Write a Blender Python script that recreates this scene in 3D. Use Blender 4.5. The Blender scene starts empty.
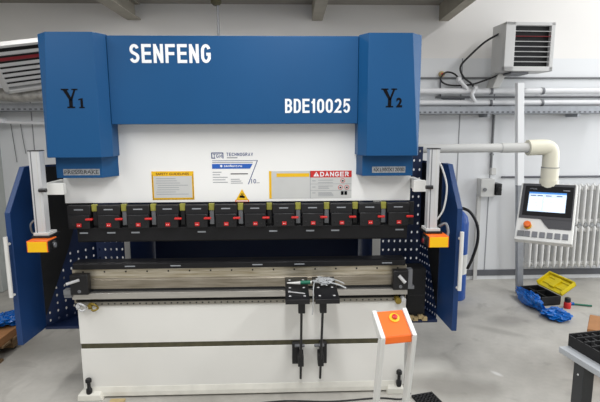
import bpy, bmesh, math, random
from mathutils import Vector, Matrix, Euler
random.seed(4)
SC = bpy.context.scene
COL = SC.collection
PI = math.pi

# ------------------------------------------------------------------ materials
def lin(c):
    return tuple(((v/255)/12.92 if v/255 <= .04045 else ((v/255+.055)/1.055)**2.4) for v in c)
MATS = {}
def mat(name, rgb, rough=.5, metal=0., var=.05, scale=6., bump=0., emit=0., alpha=1., stretch=(1,1,1), rvar=0., spec=.5, rgb2=None, coat=0.):
    m = bpy.data.materials.new(name); m.use_nodes = True
    nt = m.node_tree; N = nt.nodes; L = nt.links
    b = N['Principled BSDF']
    b.inputs['Roughness'].default_value = rough
    b.inputs['Metallic'].default_value = metal
    b.inputs['Specular IOR Level'].default_value = spec
    b.inputs['Coat Weight'].default_value = coat
    b.inputs['Alpha'].default_value = alpha
    tc = N.new('ShaderNodeTexCoord'); mp = N.new('ShaderNodeMapping'); mp.inputs['Scale'].default_value = stretch
    L.new(tc.outputs['Object'], mp.inputs['Vector'])
    nz = N.new('ShaderNodeTexNoise'); nz.inputs['Scale'].default_value = scale; nz.inputs['Detail'].default_value = 6
    L.new(mp.outputs['Vector'], nz.inputs['Vector'])
    cr = N.new('ShaderNodeValToRGB'); c = lin(rgb)
    c2 = lin(rgb2) if rgb2 else tuple(v*(1-2*var) for v in c)
    cr.color_ramp.elements[0].position = .3; cr.color_ramp.elements[1].position = .7
    cr.color_ramp.elements[0].color = (*c2, 1); cr.color_ramp.elements[1].color = (*c, 1)
    L.new(nz.outputs['Fac'], cr.inputs['Fac']); L.new(cr.outputs['Color'], b.inputs['Base Color'])
    if emit:
        L.new(cr.outputs['Color'], b.inputs['Emission Color']); b.inputs['Emission Strength'].default_value = emit
    if bump:
        bp = N.new('ShaderNodeBump'); bp.inputs['Strength'].default_value = bump; bp.inputs['Distance'].default_value = .01
        L.new(nz.outputs['Fac'], bp.inputs['Height']); L.new(bp.outputs['Normal'], b.inputs['Normal'])
    if rvar:
        mr = N.new('ShaderNodeMapRange'); mr.inputs['To Min'].default_value = rough-rvar; mr.inputs['To Max'].default_value = rough+rvar
        L.new(nz.outputs['Fac'], mr.inputs['Value']); L.new(mr.outputs['Result'], b.inputs['Roughness'])
    MATS[name] = m
    return m

mat('blue', (19, 80, 130), .45, var=.04, scale=2, spec=.3)
mat('shaded_door_blue', (22, 58, 108), .42, var=.05, scale=3)  # cover blue with the doors' weaker light painted into the colour
mat('shaded_blue', (19, 40, 80), .5, var=.08, scale=3)  # same blue paint, throat shadow put into the colour
mat('white', (246, 246, 244), .4, var=.015, scale=3)
mat('bed_white', (236, 235, 230), .42, var=.02, scale=2.2)
mat('weld_white', (231, 229, 219), .55, var=.08, scale=9, bump=.3)
mat('offwhite', (226, 226, 222), .4, var=.02)
mat('black', (22, 22, 25), .42, var=.1, scale=10)
mat('near_black', (14, 15, 18), .6, var=.1)  # plain near-black for gaps, holes, windows and black parts
mat('die_black', (27, 27, 30), .38, metal=.3, var=.15, scale=14)
mat('steel', (208, 201, 184), .34, metal=.6, var=.16, scale=5, stretch=(1, 8, 14), rvar=.08, rgb2=(160, 148, 122))
mat('steel_mid', (168, 160, 146), .38, metal=.65, var=.14, scale=5, stretch=(1, 8, 14), rvar=.07, rgb2=(132, 124, 108))
mat('steel_bright', (205, 202, 196), .33, metal=.8, var=.08, scale=5, stretch=(1, 8, 14), rvar=.06)
mat('steel_strip', (150, 146, 136), .5, metal=.5, var=.1)
mat('olive', (84, 80, 58), .7, var=.2, scale=20)
mat('alu', (208, 209, 210), .4, metal=.25, var=.03)
mat('alu_dark', (120, 122, 126), .5, metal=.3, var=.04)
mat('grey', (120, 122, 124), .5, var=.05)
mat('light_grey', (206, 206, 203), .5, var=.04)
mat('heater', (206, 206, 205), .5, var=.03)
mat('red', (206, 36, 34), .45, var=.04)
mat('dark_red', (132, 30, 40), .5, var=.1)
mat('sign_red', (206, 44, 42), .5, var=.02)
mat('yellow', (244, 194, 26), .45, var=.04)
mat('laser_yellow', (252, 196, 8), .4, var=.02)
mat('orange', (242, 112, 34), .4, var=.02, scale=3)
mat('tab_green', (158, 156, 66), .5, var=.15, scale=18)
mat('label_grey', (205, 206, 204), .5, var=.03)
mat('print_grey', (150, 154, 160), .6, var=.03)
mat('print_blue', (40, 66, 128), .5, var=.02)
mat('banner_blue', (38, 98, 190), .5, var=.02)
mat('print_white', (242, 244, 246), .5, var=.0)
mat('print_black', (16, 16, 20), .7, var=.0, spec=.1)
mat('print_brown', (120, 66, 20), .5, var=.0)
mat('plate_silver', (176, 180, 184), .45, metal=.2, var=.25, scale=60)
mat('cream', (232, 228, 208), .45, var=.02)
mat('bezel', (66, 66, 70), .4, var=.04)
mat('screen_black', (12, 12, 16), .18, var=.02)
mat('screen', (196, 214, 236), .3, var=.06, scale=8, emit=.75)
mat('screen_light', (240, 246, 250), .3, var=.02, emit=.85)
mat('screen_bar', (70, 130, 200), .3, var=.02, emit=.6)
mat('rad_white', (222, 222, 220), .5, var=.05, scale=12)
mat('pipe_white', (228, 229, 231), .45, var=.03)
mat('galv', (168, 172, 178), .45, metal=.4, var=.1, scale=14)
mat('dark_line', (96, 98, 104), .6, var=.05)
mat('cable', (44, 44, 46), .6, var=.1)
mat('cable_grey', (150, 150, 150), .6, var=.05)
mat('cyl_blue', (30, 84, 168), .35, var=.04)
mat('tool_yellow', (238, 214, 20), .45, var=.06)
mat('bag_blue', (8, 108, 200), .25, var=.2, scale=14, bump=.5)
mat('wrap', (225, 228, 230), .2, var=.05, alpha=.55)
mat('green', (20, 110, 84), .45, var=.05)
mat('carton', (166, 116, 72), .8, var=.06, scale=14)
mat('wood', (150, 122, 88), .8, var=.25, scale=6, stretch=(1, 10, 10))
mat('table_grey', (176, 180, 184), .45, var=.05)
mat('leg_dark', (54, 56, 58), .5, var=.06)
mat('rubber', (30, 30, 32), .75, var=.15, scale=30)
mat('ceil', (150, 146, 138), .8, var=.05, scale=1.2)
mat('beam_paint', (170, 164, 150), .7, var=.12, scale=3)
mat('wall_upper', (234, 232, 229), .75, var=.02, scale=1.5)
mat('wall_panel', (224, 226, 228), .6, var=.025, scale=.9)
mat('seam', (150, 152, 156), .7, var=.05)
mat('pillar', (176, 180, 176), .7, var=.05, scale=2)
mat('tan', (214, 190, 140), .8, var=.2)
mat('brass', (160, 138, 60), .4, metal=.6, var=.2, scale=30)
mat('foil', (190, 188, 184), .4, metal=.5, var=.25, scale=16, bump=.8)

FLOOR_O = (1.0, -1.75)     # the floor mesh's own origin
def floor_mat():
    m = bpy.data.materials.new('concrete'); m.use_nodes = True
    nt = m.node_tree; N = nt.nodes; L = nt.links; b = N['Principled BSDF']
    tc = N.new('ShaderNodeTexCoord')
    n1 = N.new('ShaderNodeTexNoise'); n1.inputs['Scale'].default_value = .9; n1.inputs['Detail'].default_value = 9; n1.inputs['Roughness'].default_value = .62
    n2 = N.new('ShaderNodeTexNoise'); n2.inputs['Scale'].default_value = 7; n2.inputs['Detail'].default_value = 8; n2.inputs['Roughness'].default_value = .7
    n3 = N.new('ShaderNodeTexNoise'); n3.inputs['Scale'].default_value = 2.3; n3.inputs['Detail'].default_value = 4; n3.inputs['Distortion'].default_value = 1.2
    for n in (n1, n2, n3): L.new(tc.outputs['Object'], n.inputs['Vector'])
    r1 = N.new('ShaderNodeValToRGB'); e = r1.color_ramp.elements
    e[0].position = .32; e[0].color = (*lin((162, 159, 152)), 1); e[1].position = .7; e[1].color = (*lin((197, 194, 187)), 1)
    L.new(n1.outputs['Fac'], r1.inputs['Fac'])
    r2 = N.new('ShaderNodeValToRGB'); e = r2.color_ramp.elements
    e[0].position = .3; e[0].color = (.80, .80, .80, 1); e[1].position = .62; e[1].color = (1, 1, 1, 1)
    L.new(n2.outputs['Fac'], r2.inputs['Fac'])
    r3 = N.new('ShaderNodeValToRGB'); e = r3.color_ramp.elements
    e[0].position = .60; e[0].color = (0, 0, 0, 1); e[1].position = .74; e[1].color = (.55, .55, .55, 1)
    L.new(n3.outputs['Fac'], r3.inputs['Fac'])
    mx = N.new('ShaderNodeMixRGB'); mx.blend_type = 'MULTIPLY'; mx.inputs[0].default_value = .7
    L.new(r1.outputs['Color'], mx.inputs[1]); L.new(r2.outputs['Color'], mx.inputs[2])
    m2 = N.new('ShaderNodeMixRGB'); L.new(r3.outputs['Color'], m2.inputs[0]); L.new(mx.outputs['Color'], m2.inputs[1])
    m2.inputs[2].default_value = (*lin((120, 116, 110)), 1)
    last = m2.outputs['Color']
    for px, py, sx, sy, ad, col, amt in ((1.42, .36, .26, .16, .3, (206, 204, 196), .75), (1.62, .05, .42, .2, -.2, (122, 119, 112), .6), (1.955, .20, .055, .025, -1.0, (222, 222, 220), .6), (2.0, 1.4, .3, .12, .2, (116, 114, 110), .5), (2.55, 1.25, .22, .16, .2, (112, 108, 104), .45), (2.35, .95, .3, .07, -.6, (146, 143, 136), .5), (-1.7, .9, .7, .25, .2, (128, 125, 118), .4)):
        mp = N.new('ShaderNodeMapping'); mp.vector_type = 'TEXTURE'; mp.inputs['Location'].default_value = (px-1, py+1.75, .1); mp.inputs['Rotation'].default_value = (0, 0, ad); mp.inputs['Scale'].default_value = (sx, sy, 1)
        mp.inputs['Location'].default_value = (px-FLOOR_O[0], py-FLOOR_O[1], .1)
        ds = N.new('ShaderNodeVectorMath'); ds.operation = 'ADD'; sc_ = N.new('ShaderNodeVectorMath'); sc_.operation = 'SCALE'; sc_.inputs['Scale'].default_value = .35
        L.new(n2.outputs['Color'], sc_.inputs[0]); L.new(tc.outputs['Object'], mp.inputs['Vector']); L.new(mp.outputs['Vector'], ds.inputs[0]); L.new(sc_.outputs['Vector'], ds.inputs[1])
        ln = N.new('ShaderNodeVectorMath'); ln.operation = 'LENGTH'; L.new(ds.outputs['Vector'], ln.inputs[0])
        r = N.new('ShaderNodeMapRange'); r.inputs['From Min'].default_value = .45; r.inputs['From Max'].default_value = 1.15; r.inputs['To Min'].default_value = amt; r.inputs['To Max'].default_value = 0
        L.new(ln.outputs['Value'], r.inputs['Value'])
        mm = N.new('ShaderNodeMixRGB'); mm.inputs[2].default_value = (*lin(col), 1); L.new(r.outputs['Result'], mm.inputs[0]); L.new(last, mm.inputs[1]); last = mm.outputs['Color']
    L.new(last, b.inputs['Base Color'])
    mr = N.new('ShaderNodeMapRange'); mr.inputs['To Min'].default_value = .32; mr.inputs['To Max'].default_value = .6
    L.new(n2.outputs['Fac'], mr.inputs['Value']); L.new(mr.outputs['Result'], b.inputs['Roughness'])
    b.inputs['Specular IOR Level'].default_value = .35
    bp = N.new('ShaderNodeBump'); bp.inputs['Strength'].default_value = .12; bp.inputs['Distance'].default_value = .005
    L.new(n2.outputs['Fac'], bp.inputs['Height']); L.new(bp.outputs['Normal'], b.inputs['Normal'])
    MATS['concrete'] = m
floor_mat()

# ------------------------------------------------------------------ mesh builder
_txt = {}
def text_geo(s, bold=0.):
    k = (s, bold)
    if k in _txt: return _txt[k]
    cu = bpy.data.curves.new('t', 'FONT'); cu.body = s; cu.offset = bold; cu.resolution_u = 3; cu.fill_mode = 'FRONT'
    ob = bpy.data.objects.new('t', cu); COL.objects.link(ob)
    dg = bpy.context.evaluated_depsgraph_get(); me = bpy.data.meshes.new_from_object(ob.evaluated_get(dg))
    v = [(p.co.x, p.co.y) for p in me.vertices]; f = [tuple(p.vertices) for p in me.polygons]
    bpy.data.objects.remove(ob); bpy.data.curves.remove(cu); bpy.data.meshes.remove(me)
    x0 = min(a for a, _ in v); x1 = max(a for a, _ in v); y0 = min(b for _, b in v); y1 = max(b for _, b in v)
    v = [((a-x0)/(x1-x0), (b-y0)/(y1-y0)) for a, b in v]
    _txt[k] = (v, f)
    return _txt[k]

def _arc(cx, cy, rx, ry, a0, a1, n=8): return [(cx+rx*math.cos(math.radians(a0+(a1-a0)*i/n)), cy+ry*math.sin(math.radians(a0+(a1-a0)*i/n))) for i in range(n+1)]
_BOWL = [(0, 1)]+_arc(.55, .76, .42, .24, 90, -90)+[(0, .52)]
GLYPH = {
 'S': [_arc(.5, .76, .48, .24, 15, 205, 9)+[(.2, .58), (.8, .43)]+_arc(.5, .25, .5, .25, 25, -165, 9)],
 'E': [[(1, 1), (0, 1), (0, 0), (1, 0)], [(0, .51), (.92, .51)]],
 'N': [[(0, 0), (0, 1)], [(.02, 1), (.98, 0)], [(1, 0), (1, 1)]],
 'F': [[(1, 1), (0, 1), (0, 0)], [(0, .5), (.88, .5)]],
 'G': [_arc(.5, .68, .5, .32, 20, 180, 9)+_arc(.5, .32, .5, .32, 180, 330, 9)+[(1, .2), (1, .46), (.55, .46)]],
 'B': [[(0, .52), (0, 1)]+_arc(.55, .76, .40, .24, 90, -90)+[(0, .52)], [(0, 0), (0, .52)]+_arc(.55, .26, .45, .26, 90, -90)+[(0, 0)]],
 'D': [[(0, 0), (0, 1)]+_arc(.45, .66, .55, .34, 90, 0)+_arc(.45, .34, .55, .34, 0, -90)+[(0, 0)]],
 '0': [_arc(.5, .7, .5, .3, 0, 180)+_arc(.5, .3, .5, .3, 180, 360)+[(1, .7)]],
 '1': [[(.8, 0), (.8, 1)], [(.8, .90), (-.25, .74)]],
 '2': [_arc(.5, .72, .5, .28, 165, -20, 9)+[(.8, .42), (.0, .0), (1, 0)]],
 '5': [[(.95, 1), (.14, 1), (.04, .5), (.25, .60)]+_arc(.5, .32, .5, .32, 90, -155, 10)],
 'A': [[(0, -.05), (.5, 1), (1, -.05)], [(.18, .3), (.82, .3)]],
 'R': [[(0, 0)]+_BOWL, [(.55, .5), (1, -.05)]],
 'T': [[(.5, 0), (.5, 1)], [(0, 1), (1, 1)]],
 'C': [_arc(.5, .68, .5, .32, 15, 180, 9)+_arc(.5, .32, .5, .32, 180, 345, 9)],
 'H': [[(0, 0), (0, 1)], [(1, 0), (1, 1)], [(0, .5), (1, .5)]],
 'V': [[(0, 1.05), (.5, 0), (1, 1.05)]],
 'M': [[(0, 0), (0, 1), (.5, .25), (1, 1), (1, 0)]],
}
GLYPH['O'] = GLYPH['0']
INV = {}
class MB:
    def __init__(s): s.v = []; s.f = []; s.mi = []; s.sm = []; s.mats = []; s.X = None
    def _m(s, m):
        if m not in s.mats: s.mats.append(m)
        return s.mats.index(m)
    def add(s, vs, fs, m, smooth=False):
        o = len(s.v)
        for p in vs:
            p = Vector(p)
            s.v.append(s.X @ p if s.X else p)
        k = s._m(m)
        for f in fs:
            s.f.append(tuple(o+i for i in f)); s.mi.append(k); s.sm.append(smooth)
        return s
    def hexa(s, c, m):          # 8 corners: bottom 4 ccw, top 4 ccw
        return s.add(c, [(3, 2, 1, 0), (4, 5, 6, 7), (0, 1, 5, 4), (1, 2, 6, 5), (2, 3, 7, 6), (3, 0, 4, 7)], m)
    def box(s, x0, x1, y0, y1, z0, z1, m):
        x0, x1 = sorted((x0, x1)); y0, y1 = sorted((y0, y1)); z0, z1 = sorted((z0, z1))
        return s.hexa([(x0, y0, z0), (x1, y0, z0), (x1, y1, z0), (x0, y1, z0), (x0, y0, z1), (x1, y0, z1), (x1, y1, z1), (x0, y1, z1)], m)
    def loft(s, a, b, m, smooth=False):   # two rings with equal counts
        n = len(a)
        return s.add(list(a)+list(b), [tuple(range(n))[::-1], tuple(range(n, 2*n))] + [(i, (i+1) % n, n+(i+1) % n, n+i) for i in range(n)], m, smooth)
    def prism_x(s, yz, x0, x1, m):
        return s.loft([(x0, y, z) for y, z in yz], [(x1, y, z) for y, z in yz], m)
    def prism_y(s, xz, y0, y1, m):
        return s.loft([(x, y0, z) for x, z in xz], [(x, y1, z) for x, z in xz], m)
    def prism_z(s, xy, z0, z1, m):
        return s.loft([(x, y, z0) for x, y in xy], [(x, y, z1) for x, y in xy], m)
    def cyl(s, p0, p1, r0, m, r1=None, n=16):
        p0 = Vector(p0); p1 = Vector(p1); r1 = r0 if r1 is None else r1
        d = (p1-p0).normalized(); a = Vector((0, 0, 1)) if abs(d.z) < .9 else Vector((1, 0, 0))
        u = d.cross(a).normalized(); w = d.cross(u)
        ring = lambda p, r: [p+(u*math.cos(2*PI*i/n)+w*math.sin(2*PI*i/n))*r for i in range(n)]
        return s.loft(ring(p0, r0), ring(p1, r1), m, True)
    def tube(s, pts, r, m, n=8, sub=6):
        P = [Vector(p) for p in pts]
        if len(P) > 2 and sub > 1:      # Catmull-Rom
            Q = []
            for i in range(len(P)-1):
                a, b, c, d = P[max(i-1, 0)], P[i], P[i+1], P[min(i+2, len(P)-1)]
                for k in range(sub):
                    t = k/sub
                    Q.append(.5*((2*b)+(-a+c)*t+(2*a-5*b+4*c-d)*t*t+(-a+3*b-3*c+d)*t**3))
            Q.append(P[-1]); P = Q
        vs = []; fs = []; prev = None
        for i, p in enumerate(P):
            d = (P[min(i+1, len(P)-1)]-P[max(i-1, 0)]).normalized()
            if prev is None:
                a = Vector((0, 0, 1)) if abs(d.z) < .9 else Vector((1, 0, 0)); u = d.cross(a).normalized()
            else:
                u = (prev-d*prev.dot(d)).normalized()
            prev = u; w = d.cross(u)
            vs += [p+(u*math.cos(2*PI*k/n)+w*math.sin(2*PI*k/n))*r for k in range(n)]
        for i in range(len(P)-1):
            fs += [(i*n+k, i*n+(k+1) % n, (i+1)*n+(k+1) % n, (i+1)*n+k) for k in range(n)]
        fs += [tuple(range(n))[::-1], tuple(range((len(P)-1)*n, len(P)*n))]
        return s.add(vs, fs, m, True)
    def lathe(s, prof, c, m, n=24, axis='z'):     # prof [(r,h)]
        vs = []; fs = []
        for r, h in prof:
            for k in range(n):
                a = 2*PI*k/n
                q = (r*math.cos(a), r*math.sin(a), h)
                if axis == 'y': q = (q[0], q[2], q[1])
                vs.append(Vector(q)+Vector(c))
        for i in range(len(prof)-1):
            fs += [(i*n+k, i*n+(k+1) % n, (i+1)*n+(k+1) % n, (i+1)*n+k) for k in range(n)]
        fs += [tuple(range(n))[::-1], tuple(range((len(prof)-1)*n, len(prof)*n))]
        return s.add(vs, fs, m, True)
    def quad(s, o, u, v, m):    # flat rectangle in a plane: origin and two edge vectors
        o = Vector(o); u = Vector(u); v = Vector(v)
        return s.add([o, o+u, o+u+v, o+v], [(0, 1, 2, 3)], m)
    def poly(s, pts, m): return s.add(pts, [tuple(range(len(pts)))], m)
    def text(s, t, o, u, v, m, bold=0.):
        V, Fc = text_geo(t, bold); o = Vector(o); u = Vector(u); v = Vector(v)
        return s.add([o+u*a+v*b for a, b in V], Fc, m)
    def strokes(s, t, x0, x1, z0, z1, y, m, th, gap=.2):   # bold upright lettering on an X-Z face
        n = len(t); wd = [.62 if c == '1' else 1. for c in t]; tot = sum(wd)+gap*(n-1); unit = (x1-x0)/tot; x = x0
        for c, w in zip(t, wd):
            a0 = x+th/2; W = unit*w-th; H = z1-z0-th; b0 = z0+th/2
            for k, st in enumerate(GLYPH[c]):
                P = [(a0+p*W, b0+q*H) for p, q in st]; closed = P[0] == P[-1] and len(P) > 2
                if closed: P = P[:-1]
                N = len(P); L_ = []; R_ = []
                for i in range(N):
                    d0 = d1 = None
                    if i > 0 or closed: d0 = Vector((P[i][0]-P[i-1][0], P[i][1]-P[i-1][1])).normalized()
                    if i < N-1 or closed: q = P[(i+1) % N]; d1 = Vector((q[0]-P[i][0], q[1]-P[i][1])).normalized()
                    d0 = d0 or d1; d1 = d1 or d0; d = (d0+d1)
                    d = d.normalized() if d.length > .1 else d1
                    nn = Vector((-d.y, d.x)); k2 = min(1/max(nn.dot(Vector((-d1.y, d1.x))), .3), 1.9)*th/2
                    e = 0
                    dd = d1 if i == 0 else d0
                    if not closed and i in (0, N-1) and (abs(dd.x) < .02 or abs(dd.y) < .02) and not (c in 'G25S' and i == N-1 and c != '2'): e = -th/2 if i == 0 else th/2
                    L_.append((P[i][0]+nn.x*k2+d.x*e, P[i][1]+nn.y*k2+d.y*e)); R_.append((P[i][0]-nn.x*k2+d.x*e, P[i][1]-nn.y*k2+d.y*e))
                V = [(p, y-.00002*k, q) for p, q in L_+R_]
                s.add(V, [(N+i, N+(i+1) % N, (i+1) % N, i) for i in range(N if closed else N-1)], m)
            x += unit*(w+gap)
        return s
    def perf(s, o, u, v, nu, nv, hole, m, th=.004, keep=None):   # sheet with real slotted holes
        o = Vector(o); u = Vector(u); v = Vector(v); du = u/nu; dv = v/nv; n = u.cross(v).normalized()
        for i in range(nu):
            for j in range(nv):
                b = o+du*i+dv*j; c = b+du*.5+dv*.5
                sq = [b, b+du*.5, b+du, b+du+dv*.5, b+du+dv, b+du*.5+dv, b+dv, b+dv*.5]
                if keep and not keep((i+.5)/nu, (j+.5)/nv):
                    s.add([b, b+du, b+du+dv, b+dv], [(0, 1, 2, 3)], m); continue
                uu = du.normalized(); vv = dv.normalized(); k = .7
                h = [c-uu*hole*k-vv*hole*k*1.4, c-vv*hole*1.5, c+uu*hole*k-vv*hole*k*1.4, c+uu*hole, c+uu*hole*k+vv*hole*k*1.4, c+vv*hole*1.5, c-uu*hole*k+vv*hole*k*1.4, c-uu*hole]
                bk = [p-n*th for p in h]
                s.add(sq+h+bk, [(q, (q+1) % 8, 8+(q+1) % 8, 8+q) for q in range(8)]+[(8+q, 8+(q+1) % 8, 16+(q+1) % 8, 16+q) for q in range(8)], m)
        return s
    def build(s, name, parent=None, bevel=0., seg=2, fix=True):
        V = s.v
        inv = None; off = Vector((0, 0, 0))
        if parent is not None: inv = INV[parent.name]
        else:
            xs = [p.x for p in V]; ys = [p.y for p in V]; zs = [p.z for p in V]
            off = Vector(((min(xs)+max(xs))/2, (min(ys)+max(ys))/2, min(zs)))
            inv = Matrix.Translation(-off)
        me = bpy.data.meshes.new(name)
        me.from_pydata([inv @ p for p in V], [], s.f)
        for m in s.mats: me.materials.append(MATS[m])
        for p, k, sm in zip(me.polygons, s.mi, s.sm): p.material_index = k; p.use_smooth = sm
        if fix:
            bm = bmesh.new(); bm.from_mesh(me); bmesh.ops.recalc_face_normals(bm, faces=bm.faces); bm.to_mesh(me); bm.free()
        if any(s.sm): me.set_sharp_from_angle(angle=math.radians(45))
        o = bpy.data.objects.new(name, me); COL.objects.link(o)
        if parent is not None: o.parent = parent
        else: o.location = off
        INV[o.name] = inv
        if bevel:
            b = o.modifiers.new('bevel', 'BEVEL'); b.width = bevel; b.segments = seg; b.limit_method = 'ANGLE'; b.angle_limit = math.radians(50)
        return o

def thing(name, label, cat, loc=(0, 0, 0), rot=(0, 0, 0), group=None):
    o = bpy.data.objects.new(name, None); COL.objects.link(o); o.empty_display_size = .1
    o.location = loc; o.rotation_euler = rot
    INV[o.name] = (Matrix.Translation(loc) @ Euler(rot).to_matrix().to_4x4()).inverted()
    return tag(o, label, cat, group)
def tag(o, label, cat, group=None):
    o['label'] = label; o['category'] = cat
    if group: o['group'] = group
    return o
def struct(o): o['kind'] = 'structure'; return o
def lab(o, t): o['label'] = t; return o
V3 = Vector

# ------------------------------------------------------------------ setting
WY = 2.5
b = MB(); b.box(-6, 8, -6, WY, -.1, 0, 'concrete'); struct(b.build('floor'))
b = MB()
b.box(-5, 8, WY, WY+.2, 2.68, 5, 'wall_upper')
b.box(-5, 8, WY-.004, WY+.2, 0, 2.68, 'wall_panel')
for x in (-4.2, -3.05, -2.6, -1.8, -1.2, -.4, .4, 1.2, 2.397, 2.80, 4.4, 5.2):
    b.box(x, x+.012, WY-.007, WY, .12, 2.68, 'seam')
struct(b.build('wall_back'))
b = MB(); b.box(-5.2, -5, -6, WY, 0, 3.27, 'wall_upper'); struct(b.build('wall_left'))
b = MB(); b.box(-5, 2.17, .2, WY, 3.27, 3.4, 'ceil'); struct(b.build('ceiling'))
def ceil_beam(n, xa, xb, w):
    q = MB(); y0, y1 = .3, WY-.02
    for z0, z1, ww in ((3.09, 3.105, w), (3.255, 3.27, w), (3.105, 3.255, .03)):
        q.hexa([(xa-ww/2, y0, z0), (xa+ww/2, y0, z0), (xb+ww/2, y1, z0), (xb-ww/2, y1, z0), (xa-ww/2, y0, z1), (xa+ww/2, y0, z1), (xb+ww/2, y1, z1), (xb-ww/2, y1, z1)], 'beam_paint')
    if w > .1:
        q.hexa([(xa-w/2, y0, 3.105), (xa-w/2+.02, y0, 3.105), (xb-w/2+.02, y1, 3.105), (xb-w/2, y1, 3.105), (xa-w/2, y0, 3.255), (xa-w/2+.02, y0, 3.255), (xb-w/2+.02, y1, 3.255), (xb-w/2, y1, 3.255)], 'beam_paint')
    struct(q.build(n))
ceil_beam('trim_1', -1.42, -1.36, .15)
ceil_beam('trim_2', .66, .70, .12)
ceil_beam('trim_3', 2.03, 2.155, .11)
b = MB(); b.box(-5, 8, WY-.03, WY, .05, .12, 'dark_line'); b.box(-5, 8, WY-.02, WY, 0, .05, 'wall_panel'); struct(b.build('baseboard_back'))
b = MB(); b.box(-3.35, -2.98, WY-.25, WY, 0, 3.27, 'pillar'); struct(b.build('trim_4', bevel=.01))
# skylight end wall on the left in shade
# ------------------------------------------------------------------ press brake
PB = thing('press_brake', 'large blue and white hydraulic press brake standing in the middle of the workshop', 'press brake')

# bed
b = MB()
b.box(-1.132, 1.16, 0, .1, .407, .70, 'bed_white')
b.box(-1.132, 1.16, 0, .1, .05, .37, 'bed_white')
b.box(-1.128, 1.156, .004, .05, .365, .41, 'olive')
bed = b.build('bed_front', PB, bevel=.003)
b = MB(); b.prism_x([(-.0005, .085), (-.014, .045), (-.016, .012), (.1, .012), (.1, .05)], -1.1, 1.1, 'weld_white'); b.build('base_flange', PB, bevel=.006)
for s in (-1, 1):
    b = MB()
    x0, x1 = (-1.165, -.985) if s < 0 else (1.03, 1.165)
    b.hexa([(x0, -.05, 0), (x1, -.05, 0), (x1, .12, 0), (x0, .12, 0), (x0+.005, -.048, .045), (x1-.02, -.048, .045), (x1-.02, .1, .085), (x0+.04, .1, .085)], 'weld_white')
    ft = b.build('foot', PB, bevel=.006)
    xb = -1.085 if s < 0 else 1.12
    b = MB(); b.lathe([(.017, .04), (.021, .06), (.02, .08), (.012, .09), (.012, .128), (.021, .134), (.021, .152), (.016, .16)], (xb, -.025, .0 if s < 0 else .012), 'black', 14)
    lab(b.build('anchor_bolt', ft), 'black anchor bolt')
# table
b = MB(); b.prism_x([(.012, .876), (.012, .944), (.14, .944), (.14, .876)], -1.155, 1.16, 'steel')
for i in range(16):
    x = -1.08+i*.145; b.cyl((x, .0135, .925), (x, .008, .925), .006, 'near_black', n=8)
q = MB(); q.prism_x([(.0, .806), (.0, .868), (.010, .876), (.14, .876), (.14, .70), (.012, .70), (.012, .806)], -1.155, 1.16, 'steel_mid'); lab(q.build('table_beam', PB, bevel=.002), 'dull steel table beam')
tb = b.build('tool_holder', PB, bevel=.002); lab(tb, 'bare steel lower tool holder')
b = MB(); b.box(-1.15, 1.16, -.03, .012, .742, .786, 'steel_bright'); b.box(-1.15, 1.155, .004, .0118, .786, .806, 'near_black'); lab(b.build('crowning_rail', PB, bevel=.003), 'bright steel rail along the bed')
b = MB(); b.box(-1.13, 1.15, -.012, .02, .690, .715, 'steel_strip'); b.box(-1.14, 1.15, .004, .02, .715, .742, 'near_black')
for i in range(50):
    x = -1.0+i*.043; b.cyl((x, -.014, .703), (x, -.01, .703), .0055, 'near_black', n=8)
b.build('hole_strip', PB)
b = MB(); b.prism_x([(-.004, .946), (-.004, .982), (.012, .992), (.10, .992), (.10, .946)], -1.14, 1.145, 'die_black')
for x in (-.79, -.48, .08, .37, .98): b.quad((x, -.0045, .962), (.07, 0, 0), (0, 0, .008), 'print_grey')
lab(b.build('bottom_die', PB, bevel=.002), 'black bottom die rail')
for s in (-1, 1):
    x0, x1 = (-1.145, -1.025) if s < 0 else (1.05, 1.155)
    b = MB(); b.box(x0, x1, -.06, .0, .785, .925, 'black')
    b.cyl(((x0+x1)/2, -.062, .81), ((x0+x1)/2, -.05, .81), .014, 'alu_dark', n=12)
    ec = b.build('end_clamp', PB, bevel=.006)
    b = MB()
    q = MB()
    if s < 0: b.cyl((-1.075, -.07, .895), (-1.155, -.085, .872), .010, 'alu'); q.box(-1.195, -1.145, -.045, 0, .762, .785, 'alu_dark'); q.box(-1.195, -1.145, -.05, 0, .785, .818, 'grey')
    else: b.cyl((1.085, -.075, .895), (1.125, -.095, .85), .012, 'alu'); q.box(1.155, 1.2, -.05, 0, .79, .812, 'alu_dark'); q.box(1.155, 1.185, -.05, 0, .812, .93, 'alu_dark')
    q.build('stop_plate', ec)
    lab(b.build('lever', ec), 'silver locking lever')
for x, m in ((-1.09, 'alu'), (-1.01, 'brass')):
    b = MB(); b.tube([(x-.03, -.03, .675), (x-.02, -.04, .715), (x+.015, -.045, .71), (x+.03, -.03, .68), (x, -.04, .665), (x-.02, -.03, .69)], .007, m)
    b.cyl((x-.02, -.005, .7), (x-.02, -.045, .7), .015, m, n=10)
    lab(b.build('hose_fitting', PB), 'brass hose fitting' if m == 'brass' else 'silver hose fitting')
b = MB(); b.cyl((1.09, .0, .705), (1.09, -.06, .705), .022, 'brass', n=10); b.cyl((1.13, 0, .71), (1.13, -.05, .71), .016, 'alu', n=10); lab(b.build('hose_fitting', PB), 'brass hose fitting')

# ram
b = MB(); b.box(-1.158, 1.163, 0, .09, 1.405, 1.98, 'white'); lab(b.build('ram', PB, bevel=.003), 'white ram plate')
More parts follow.
